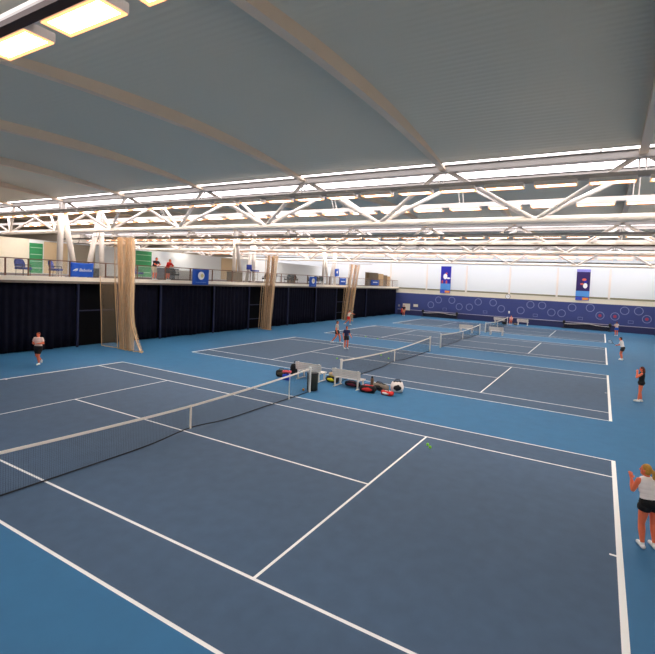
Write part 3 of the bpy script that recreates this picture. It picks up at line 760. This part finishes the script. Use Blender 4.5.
# ------------------------------------------------------------------ wall posters, boards, clock, fan
def build_wall_items():
    def poster(x, w_, z0, z1, lab, base, shapes):
        t = thing('player_poster', lab, 'poster', (x, YF-.09, z0), 0, 'player posters on the back wall'); H = z1-z0
        bm = NB(); box(bm, -w_/2, w_/2, -.02, .055, 0, H); obj('sheet', bm, base, t)
        for (nm, x0, x1, za, zb, c) in shapes:
            bm = NB(); ell(bm, ((x0+x1)/2, -.03, (za+zb)/2), ((x1-x0)/2, .012, (zb-za)/2)) if nm[0] != '#' else box(bm, x0, x1, -.045 if 'tab' in nm else -.032, -.02, za, zb)
            obj(nm.strip('#'), bm, c, t)
    nb = M_('poster_navy', (36, 40, 160)); dp = M_('poster_plum', (46, 30, 92)); lb = M_('poster_sky', (84, 150, 220)); wh = M_WH; sk = M_('poster_skin', (214, 96, 80)); og = M_('poster_orange', (240, 150, 60)); lv = M_('poster_lavender', (140, 140, 216))
    poster(-10.2, 1.6, 3.85, 8.0, 'left tall blue poster of a player on the white back wall', nb, [
        ('#lower_panel', -.8, .8, .55, 1.5, lb), ('#footer', -.8, .8, 0, .5, M_('poster_mid', (60, 84, 190))), ('#footer_tab', -.05, .72, .08, .4, og),
        ('player_shirt', -.4, .25, 2.15, 3.0, wh), ('player_head', -.05, .25, 2.9, 3.2, sk), ('player_arm', .1, .75, 2.2, 2.45, wh), ('player_leg', -.65, -.4, 1.45, 2.0, sk), ('player_leg', .02, .28, 1.45, 2.0, sk)])
    poster(8.9, 1.65, 3.9, 8.05, 'right tall dark purple poster of a player on the white back wall', dp, [
        ('#header', -.82, .82, 3.8, 4.15, lv), ('#lower_panel', -.82, .82, .5, 1.25, lb), ('#footer', -.82, .82, 0, .42, M_('poster_mid', (60, 84, 190))), ('#footer_tab', .0, .75, .06, .36, og),
        ('player_hair', -.15, .4, 2.6, 2.95, sk), ('player_shirt', .1, .5, 2.3, 2.65, nb), ('player_shorts', 0, .55, 1.6, 2.3, wh), ('player_arm', -.35, .1, 2.05, 2.3, sk)])
    for (x, z, w_, h, lab) in ((-16.55, 1.3, 1.25, 1.05, 'large cream notice board by the far left corner'), (-14.95, 1.62, .75, .4, 'small cream sign right of the notice board')):
        t = thing('notice_board', lab, 'notice board', (x, YF-.06, z)); bm = NB(); box(bm, -w_/2, w_/2, -.03, .03, -h/2, h/2); obj('board', bm, M_CREAM, t)
        bm = NB()
        for (a, b, c, d) in ((-w_/2-.03, w_/2+.03, h/2, h/2+.04), (-w_/2-.03, w_/2+.03, -h/2-.04, -h/2)): box(bm, a, b, -.04, .03, c, d)
        obj('frame', bm, M_SLABU, t)
    t = thing('wall_socket_box', 'small white box on the blue wall above the seated person', 'switch box', (-.47, YF-.05, 1.6)); bm = NB(); box(bm, -.1, .1, -.05, .04, -.17, .17); obj('box', bm, M_WH, t, bevel=.01)
    bm = NB(); box(bm, -.05, .05, -.06, -.05, -.05, .05); obj('cover', bm, M_RAILST, t)
    t = thing('alarm_box', 'small grey box on the wall at the far left corner', 'alarm box', (-17.85, YF-.05, 1.45)); bm = NB(); box(bm, -.14, .14, -.05, .04, -.18, .18); obj('box', bm, mat('grey_box', (150, 150, 160), .6), t, bevel=.01)
    bm = NB(); box(bm, -.08, .08, -.06, -.05, -.08, .08); obj('cover', bm, M_RAILST, t)
    t = thing('wall_clock', 'round pale clock on the cream band of the back wall', 'clock', (-.75, YF-.08, 3.86))
    R = Matrix.Rotation(PI/2, 4, 'X')
    bm = NB(); bmesh.ops.create_cone(bm, cap_ends=True, segments=24, radius1=.36, radius2=.36, depth=.08, matrix=R); obj('rim', bm, M_SLABU, t)
    bm = NB(); bmesh.ops.create_cone(bm, cap_ends=True, segments=24, radius1=.30, radius2=.30, depth=.02, matrix=Matrix.Translation((0, -.05, 0)) @ R); obj('dial', bm, M_WH, t)
    bm = NB(); box(bm, -.012, .012, -.07, -.06, 0, .22); box(bm, 0, .16, -.07, -.06, -.012, .012); obj('hands', bm, M_BLACK, t)
    t = thing('fire_extinguisher', 'red fire extinguisher in the far left corner', 'fire extinguisher', (-17.2, YF-.35, 0))
    bm = NB(); lathe(bm, [(.1, .35), (.11, .4), (.11, .95), (.05, 1.02)], 14); obj('cylinder', bm, mat('extinguisher_red', (220, 40, 36), .4), t, smooth=True)
    bm = NB(); box(bm, -.12, .12, -.12, .12, 0, .35); obj('stand', bm, M_BLACK, t); 
    bm = NB(); lathe(bm, [(.03, 1.02), (.03, 1.1)], 8); box(bm, -.1, .03, -.015, .015, 1.08, 1.12); obj('valve', bm, M_BLACK, t)
    # ceiling fan seen through the first truss
    t = thing('ceiling_fan', 'white ceiling fan hanging behind the first truss, centre of the roof', 'ceiling fan', (-1.5, 11.1, 8.72))
    bm = NB(); tube(bm, [(0, 0, .2), (0, 0, 1.36)], .03, 8); obj('rod', bm, M_STEEL, t)
    bm = NB(); lathe(bm, [(.05, .34), (.12, .26), (.24, .1), (.30, -.02), (.1, -.08)], 16); obj('motor', bm, M_STEEL, t, smooth=True)
    for k in range(4):
        bm = NB(); a = k*PI/2+.35; mtx = Matrix.Rotation(a, 4, 'Z') @ Matrix.Rotation(.22, 4, 'X') @ Matrix.Rotation(.14, 4, 'Y')
        box(bm, .15, .85, -.11, .11, -.015, .015, mtx=mtx); obj('blade', bm, M_STEEL, t)
build_wall_items()

# ------------------------------------------------------------------ people
def remesh(name, bm, m, parent, voxel, smooth=3):
    bmesh.ops.recalc_face_normals(bm, faces=bm.faces)
    me = bpy.data.meshes.new(name); bm.to_mesh(me); bm.free()
    o = bpy.data.objects.new(name, me); COL.objects.link(o)
    r = o.modifiers.new('r', 'REMESH'); r.mode = 'VOXEL'; r.voxel_size = voxel
    if smooth: s = o.modifiers.new('s', 'SMOOTH'); s.factor = .5; s.iterations = smooth
    dg = bpy.context.evaluated_depsgraph_get(); dg.update()
    me2 = bpy.data.meshes.new_from_object(o.evaluated_get(dg)); o.modifiers.clear(); o.data = me2; bpy.data.meshes.remove(me)
    me2.materials.clear(); me2.materials.append(m)
    for p in me2.polygons: p.use_smooth = True
    o.parent = parent
    return o
SKIN = mat('skin', (240, 122, 84), .55); SKIN2 = mat('skin_dark', (176, 98, 72), .55)
def person(label, loc, rz, pose=None, shirt=(230, 225, 220), shorts=(20, 20, 22), hair=(60, 36, 24), shoes=(235, 235, 230), skin=SKIN, sleeve=.5,
           leg=.5, tail=False, long_hair=False, vox=.012, H=1.72, build=1.0, tank=False, skirt=False, look=(0, 0), curl=.6, sitting=False):
    build = build*1.13
    J = dict(pel=(0, 0, .95), wst=(0, 0, 1.08), chs=(0, 0, 1.28), nck=(0, -.005, 1.46), hd=(0, .015, 1.60),
             shL=(-.175, 0, 1.40), elL=(-.24, -.03, 1.13), wrL=(-.23, .10, .90), shR=(.175, 0, 1.40), elR=(.24, -.03, 1.13), wrR=(.23, .10, .90),
             hpL=(-.09, 0, .92), knL=(-.105, .03, .50), anL=(-.11, -.02, .085), hpR=(.09, 0, .92), knR=(.105, .03, .50), anR=(.11, -.02, .085), ftL=None, ftR=None)
    if pose: J.update(pose)
    k = H/1.72
    J = {a: (Vector(b)*k if b is not None else None) for a, b in J.items()}
    t = thing('person', label, 'person', loc, rz)
    B = build*k
    hd = J['hd']; hrot = Euler((look[1], 0, look[0])).to_matrix()
    def H_(v): return hd+hrot @ (Vector(v)*k)
    bm = NB()
    # torso
    up = (J['nck']-J['pel']).normalized()
    side = (J['shR']-J['shL']).normalized(); hs = (J['hpR']-J['hpL']).normalized()
    def torso(bm, g=0, z0=0, top=True, lowr=1.0):
        def slab(c, s, w_, d):
            rot = Matrix((s, up.cross(s).normalized(), up)).transposed()
            ell(bm, c, (w_*B+g, d*B+g, .12*k+g*.5), rot)
        slab(J['pel'].lerp(J['hpL'].lerp(J['hpR'], .5), .3), hs, .155*lowr, .115)
        slab(J['pel'].lerp(J['wst'], .6), hs, .14, .10)
        slab(J['wst'], (hs+side).normalized(), .13, .095)
        slab(J['wst'].lerp(J['chs'], .5), side, .14, .10)
        slab(J['chs'], side, .155, .11)
        slab(J['chs'].lerp(J['nck'], .45), side, .15, .10)
        if top: capsule(bm, J['shL'], J['shR'], .055*k+g, .055*k+g)
    torso(bm)
    capsule(bm, J['chs'].lerp(J['nck'], .8), J['nck'].lerp(hd, .55), .058*k, .05*k)
    # head
    ell(bm, H_((0, 0, .015)), (.073*k, .092*k, .105*k), hrot); ell(bm, H_((0, .03, -.06)), (.052*k, .058*k, .055*k), hrot)
    capsule(bm, H_((0, .088, .015)), H_((0, .104, -.018)), .010*k, .014*k)
    for s in (-1, 1): ell(bm, H_((s*.075, -.005, 0)), (.012*k, .02*k, .03*k), hrot)
    def hand(bm, el, wr, s):
        d = (wr-el).normalized(); c = wr+d*.045*k; a, b = frame_of(d)
        rot = Matrix((a, b, d)).transposed()
        ell(bm, c, (.038*k, .018*k, .05*k), rot)
        for q in range(4):
            off = a*((q-1.5)*.0205*k); ln = (.036, .042, .040, .032)[q]*k
            p0 = wr+d*.07*k+off; p1 = p0+d*ln*.7+off*.1; cdir = (d*(1-curl)+b*curl*s).normalized(); p2 = p1+cdir*ln*.8; p3 = p2+(cdir*.5+b*s*.8*curl+d*.1).normalized()*ln*.5
            capsule(bm, p0, p1, .0095*k, .009*k, 6); capsule(bm, p1, p2, .009*k, .0085*k, 6); capsule(bm, p2, p3, .0085*k, .008*k, 6)
        th0 = wr+d*.02*k+a*.03*k; th1 = th0+(a*.8+d*.6+b*s*.3).normalized()*.04*k; th2 = th1+(d+b*s*.3).normalized()*.03*k
        capsule(bm, th0, th1, .013*k, .011*k, 6); capsule(bm, th1, th2, .011*k, .009*k, 6)
    def arm(bm, sd, g=0, frac=1):
        sh, el, wr = J['sh'+sd], J['el'+sd], J['wr'+sd]
        if frac >= 1:
            capsule(bm, sh, el, .048*B, .038*B); capsule(bm, el, el.lerp(wr, .35), .039*B, .040*B); capsule(bm, el.lerp(wr, .35), wr, .040*B, .026*k)
        else: capsule(bm, sh, sh.lerp(el, frac), .052*B+g, .047*B+g*1.4)
    def legf(bm, sd):
        hp, kn, an = J['hp'+sd], J['kn'+sd], J['an'+sd]
        capsule(bm, hp, hp.lerp(kn, .5), .088*B, .075*B); capsule(bm, hp.lerp(kn, .5), kn, .075*B, .052*B)
        capsule(bm, kn, kn.lerp(an, .3), .052*B, .056*B); capsule(bm, kn.lerp(an, .3), an, .056*B, .036*k)
    for sd, s in (('L', -1), ('R', 1)): arm(bm, sd); hand(bm, J['el'+sd], J['wr'+sd], s); legf(bm, sd)
    feet = {}
    for sd in 'LR':
        an = J['an'+sd]; ft = J['ft'+sd] or an+Vector((0, .17*k, -.045*k)); feet[sd] = (an, ft)
        capsule(bm, an+Vector((0, -.02, -.03))*k, an.lerp(ft, .8), .035*k, .032*k)
    remesh('body', bm, skin, t, vox)
    # clothes
    bm = NB(); g = .012
    torso(bm, g, top=not tank, lowr=.98)
    if not tank:
        for sd in 'LR': arm(bm, sd, .012, sleeve)
    else:
        for sd, s in (('L', -1), ('R', 1)):
            a = J['sh'+sd]; capsule(bm, J['chs'].lerp(a, .6), J['nck'].lerp(a, .45)+Vector((0, 0, .0)), .05*k, .038*k)
    remesh('shirt', bm, mat('shirt_%d_%d_%d' % shirt, shirt, .8), t, vox, 9)
    bm = NB(); up_ = (J['wst']-J['pel'])
    rot = Matrix((hs, up.cross(hs).normalized(), up)).transposed()
    ell(bm, J['pel'].lerp(J['hpL'].lerp(J['hpR'], .5), .3), (.178*B, .138*B, .125*k), rot)
    ell(bm, J['pel'].lerp(J['wst'], .35), (.162*B, .122*B, .07*k), rot)
    for sd in 'LR':
        hp, kn = J['hp'+sd], J['kn'+sd]; d = (kn-hp)
        tube(bm, [hp+Vector((0, 0, .03)), hp+d*.1, hp+d*leg*.6, hp+d*leg], [.07*B, .105*B, (.108 if leg < .7 else .080)*B, (.102 if leg < .7 else .056)*B], 14)
    if skirt:
        c = J['hpL'].lerp(J['hpR'], .5); tube(bm, [c+Vector((0, 0, .05)), c-Vector((0, 0, .2))], [.16*B, .2*B], 20)
    remesh('shorts', bm, mat('shorts_%d_%d_%d' % shorts, shorts, .8), t, vox)
    for sd in 'LR':
        an, ft = feet[sd]; bm = NB(); dv = (ft-an); dv.z = 0 if abs(dv.z) < .07 else dv.z
        heel = an+Vector((0, -.035, -.035))*k; toe = ft+Vector((0, .0, .005))*k
        capsule(bm, heel, an.lerp(ft, .5), .046*k, .047*k); capsule(bm, an.lerp(ft, .5), toe, .047*k, .038*k)
        capsule(bm, an, an+(J['kn'+sd]-an).normalized()*.05*k, .044*k, .04*k)
        sh = remesh('shoe', bm, mat('shoe_%d_%d_%d' % shoes, shoes, .6), t, vox)
    # hair
    hm = mat('hair_%d_%d_%d' % hair, hair, .7, noise=.25, nscale=40)
    bm = NB()
    ell(bm, H_((0, -.018, .045)), (.082*k, .092*k, .092*k), hrot); ell(bm, H_((0, -.04, -.005)), (.078*k, .07*k, .085*k), hrot)
    if tail:
        capsule(bm, H_((0, -.10, .04)), H_((.02, -.16, -.02)), .03*k, .045*k); capsule(bm, H_((.02, -.16, -.02)), H_((.03, -.15, -.2)), .045*k, .02*k)
    if long_hair:
        capsule(bm, H_((0, -.06, 0)), H_((0, -.08, -.14)), .07*k, .06*k)
    remesh('hair', bm, hm, t, vox)
    # face details
    bm = NB()
    for s in (-1, 1): ell(bm, H_((s*.03, .083, .018)), (.012*k, .008*k, .007*k), hrot, 8, 6)
    obj('eyes', bm, mat('eye', (40, 28, 24), .3), t)
    bm = NB(); ell(bm, H_((0, .085, -.052)), (.024*k, .008*k, .006*k), hrot, 8, 6); obj('mouth', bm, mat('lips', (168, 70, 64), .5), t)
    return t, J
def racket(label, t, J, sd, direction, normal=(0, 0, 1), col=(40, 120, 170)):
    wr = J['wr'+sd]; el = J['el'+sd]; d0 = (wr-el).normalized()
    g = wr+d0*.06
    mw = Matrix.Translation(t.location) @ t.rotation_euler.to_matrix().to_4x4()
    r = thing('tennis_racket', label, 'racket', mw @ g, t.rotation_euler.z)
    d = Vector(direction).normalized(); n = Vector(normal); n = (n-d*n.dot(d)).normalized(); s = d.cross(n)
    m = mat('racket_%d' % col[0], col, .4)
    bm = NB(); tube(bm, [-d*.08, d*.12], .016, 8); obj('grip', bm, M_BLACK, r)
    bm = NB()
    for q in (-1, 1): tube(bm, [d*.12, d*.2, d*.36+s*q*.07], .009, 6)
    c = d*.50
    tube(bm, [c+d*.17*math.cos(2*PI*i/24)+s*.13*math.sin(2*PI*i/24) for i in range(25)], .011, 6); obj('frame', bm, m, r)
    bm = NB()
    for q in range(-5, 6):
        y = q*.022; h = .17*math.sqrt(max(0, 1-(y/.13)**2)); tube(bm, [c+s*y-d*h, c+s*y+d*h], .0012, 3)
        y = q*.028; h = .13*math.sqrt(max(0, 1-(y/.17)**2)); tube(bm, [c+d*y-s*h, c+d*y+s*h], .0012, 3)
    obj('strings', bm, M_TAPE, r)
    return r
def build_people():
    # woman cut by the right edge of the frame, back to the camera
    t, J = person('woman in white vest and black shorts with blonde ponytail at the right edge', (12.32, .66, 0), .42,
        dict(pel=(0, 0, .93), hpL=(-.10, 0, .90), hpR=(.10, 0, .90), knL=(-.12, .04, .48), anL=(-.11, -.03, .085), knR=(.12, .05, .48), anR=(.13, -.02, .085),
             wst=(-.02, .03, 1.06), chs=(-.04, .06, 1.24), nck=(-.05, .07, 1.40), hd=(-.08, .10, 1.54), shL=(-.215, .06, 1.34), shR=(.155, .06, 1.34),
             elL=(-.29, .12, 1.12), wrL=(-.27, .24, 1.30), elR=(.34, .0, 1.14), wrR=(.30, .22, 1.20)),
        shirt=(252, 242, 238), shorts=(14, 14, 17), hair=(206, 150, 62), shoes=(238, 236, 236), tank=True, tail=True, leg=.30, vox=.0075, H=1.70, build=1.08, look=(.75, .05), curl=.35)
    racket('racket with teal frame held by the woman at the right edge', t, J, 'R', (.35, .35, .85), (0, 1, 0), (30, 150, 150))
    person('woman in black vest and black shorts with brown hair, hands raised to her face', (13.1, 14.54, 0), 1.45,
        dict(elL=(-.17, .20, 1.20), wrL=(-.06, .20, 1.42), elR=(.17, .20, 1.20), wrR=(.06, .20, 1.42), knL=(-.08, .02, .50), knR=(.08, .04, .5), anL=(-.09, .08, .085), anR=(.09, -.04, .085)),
        shirt=(20, 18, 20), shorts=(16, 15, 17), hair=(96, 44, 30), tank=True, long_hair=True, leg=.18, vox=.011, H=1.66, build=1.05, curl=.7, look=(0, -.1))
    t, J = person('man in white shirt and dark shorts gripping a racket, right of the third court', (12.82, 28.9, 0), 1.3,
        dict(pel=(0, -.05, .90), hpL=(-.1, -.05, .87), hpR=(.1, -.05, .87), knL=(-.14, .06, .48), knR=(.14, .08, .48), anL=(-.15, -.06, .085), anR=(.15, -.02, .085),
             chs=(0, .05, 1.24), wst=(0, 0, 1.05), nck=(0, .09, 1.42), hd=(0, .14, 1.55), shL=(-.18, .07, 1.36), shR=(.18, .07, 1.36), elL=(-.2, .18, 1.10), elR=(.22, .16, 1.10), wrL=(-.04, .36, 1.06), wrR=(.06, .36, 1.04)),
        shirt=(236, 230, 226), shorts=(42, 40, 40), hair=(50, 30, 24), leg=.5, H=1.78)
    racket('racket held by the man in white shirt right of the third court', t, J, 'R', (-.1, .8, .45), (1, 0, .2), (60, 60, 64))
    person('player in pinkish white shirt and blue shorts near the back wall at right', (12.99, 50.2, 0), .3,
        dict(elL=(-.2, .16, 1.16), wrL=(-.05, .22, 1.26), elR=(.2, .16, 1.16), wrR=(.05, .22, 1.24)), shirt=(240, 214, 206), shorts=(36, 92, 190), hair=(120, 60, 40), leg=.5, H=1.7)
    t, J = person('woman in white top and black leggings jogging at far left', (-14.0, 2.33, 0), -2.6,
        dict(elL=(-.26, .02, 1.16), wrL=(-.08, .20, 1.16), elR=(.26, .02, 1.16), wrR=(.08, .22, 1.14), knL=(-.06, .10, .50), anL=(-.04, .0, .085), knR=(.07, .02, .50), anR=(.05, -.30, .22), ftR=(.05, -.33, .07)),
        shirt=(246, 214, 204), shorts=(20, 18, 20), hair=(120, 50, 34), leg=.85, H=1.68, build=1.12)
    t, J = person('man in grey T-shirt and black shorts striding at the left of the second court', (-7.35, 20.5, 0), -1.1,
        dict(knL=(-.12, .22, .50), anL=(-.10, .26, .085), knR=(.1, -.05, .52), anR=(.1, -.38, .12), elL=(-.25, -.06, 1.12), wrL=(-.25, .05, .88), elR=(.25, -.05, 1.12), wrR=(.24, .03, .88)),
        shirt=(196, 182, 170), shorts=(24, 22, 24), hair=(120, 84, 64), leg=.5, H=1.8, build=1.08)
    t, J = person('player in navy shirt and dark shorts, in front of the man in grey', (-5.21, 18.4, 0), -2.3,
        dict(elL=(-.24, .02, 1.14), wrL=(-.30, .20, .98), elR=(.26, -.02, 1.12), wrR=(.24, .08, .86)),
        shirt=(38, 40, 84), shorts=(44, 34, 36), hair=(130, 50, 34), leg=.55, H=1.68)
    racket('racket carried by the player in the navy shirt', t, J, 'R', (.1, .3, -.9), (1, 0, 0), (200, 200, 200))
    t, J = person('player in white shirt and red shorts lunging beside the third bunched net', (-14.2, 34.0, 0), -1.3,
        dict(pel=(0, 0, .88), hpL=(-.09, 0, .86), hpR=(.09, 0, .86), knL=(-.12, .18, .50), anL=(-.12, .12, .10), knR=(.12, -.05, .48), anR=(.14, -.42, .16), chs=(.02, .06, 1.20), nck=(.03, .08, 1.38), hd=(.03, .12, 1.52),
             shL=(-.15, .08, 1.32), shR=(.2, .04, 1.34), elL=(-.3, .3, 1.30), wrL=(-.3, .52, 1.22), elR=(.42, .0, 1.34), wrR=(.55, .15, 1.45)),
        shirt=(238, 224, 206), shorts=(226, 34, 26), hair=(110, 50, 34), leg=.55, H=1.78)
    racket('racket held out by the lunging player in red shorts', t, J, 'R', (.4, .7, .3), (0, 0, 1), (90, 60, 40))
    person('distant person in dark top and tan trousers in front of the notice board', (-15.8, 53.7, 0), -2.6, shirt=(60, 34, 34), shorts=(222, 150, 110), hair=(60, 30, 20), leg=.9, H=1.7)
    person('person in pinkish top seated between the benches by the back wall', (.3, 54.3, 0), 3.0,
        dict(pel=(0, 0, .52), wst=(0, .03, .65), chs=(0, .07, .84), nck=(0, .1, 1.02), hd=(0, .14, 1.15), shL=(-.17, .09, .96), shR=(.17, .09, .96), elL=(-.2, .2, .74), wrL=(-.1, .4, .66), elR=(.2, .2, .74), wrR=(.1, .4, .66),
             hpL=(-.09, 0, .5), hpR=(.09, 0, .5), knL=(-.12, .42, .48), knR=(.12, .42, .48), anL=(-.12, .42, .085), anR=(.12, .42, .085)),
        shirt=(236, 176, 160), shorts=(60, 44, 44), hair=(90, 40, 30), leg=.5, H=1.72)
    t = thing('folding_stool', 'folding stool under the person seated by the back wall', 'stool', (.3, 54.3, 0))
    bm = NB(); box(bm, -.18, .18, -.18, .18, .33, .36); obj('seat', bm, M_BLACK, t)
    for sx in (-.15, .15):
        for sy in (-.15, .15):
            bm = NB(); tube(bm, [(sx, sy, 0), (sx*.9, sy*.9, .33)], .014, 6); obj('leg', bm, M_RAILST, t)
    lean = dict(pel=(0, -.08, .93), hpL=(-.09, -.08, .9), hpR=(.09, -.08, .9), wst=(0, -.02, 1.07), chs=(0, .08, 1.24), nck=(0, .16, 1.40), hd=(0, .21, 1.53), shL=(-.18, .13, 1.34), shR=(.18, .13, 1.34), elL=(-.22, .3, 1.14), wrL=(-.06, .40, 1.10), elR=(.22, .3, 1.14), wrR=(.06, .40, 1.10))
    person('spectator in dark T-shirt and beige trousers leaning on the gallery rail', (-18.75, 12.35, GZ), -PI/2, lean, shirt=(44, 44, 56), shorts=(206, 190, 160), hair=(60, 34, 24), leg=.95, H=1.76)
    person('spectator in red jacket and dark trousers leaning on the gallery rail', (-18.75, 13.5, GZ), -PI/2+.15, lean, shirt=(214, 32, 30), shorts=(50, 40, 44), hair=(130, 90, 60), leg=.93, sleeve=.98, H=1.7)
    person('person in red partly hidden behind the nearest bunched net on the gallery', (-20.5, 11.35, GZ), -1.9, shirt=(150, 40, 34), shorts=(60, 40, 36), hair=(60, 30, 20), leg=.9, H=1.6)
build_people()
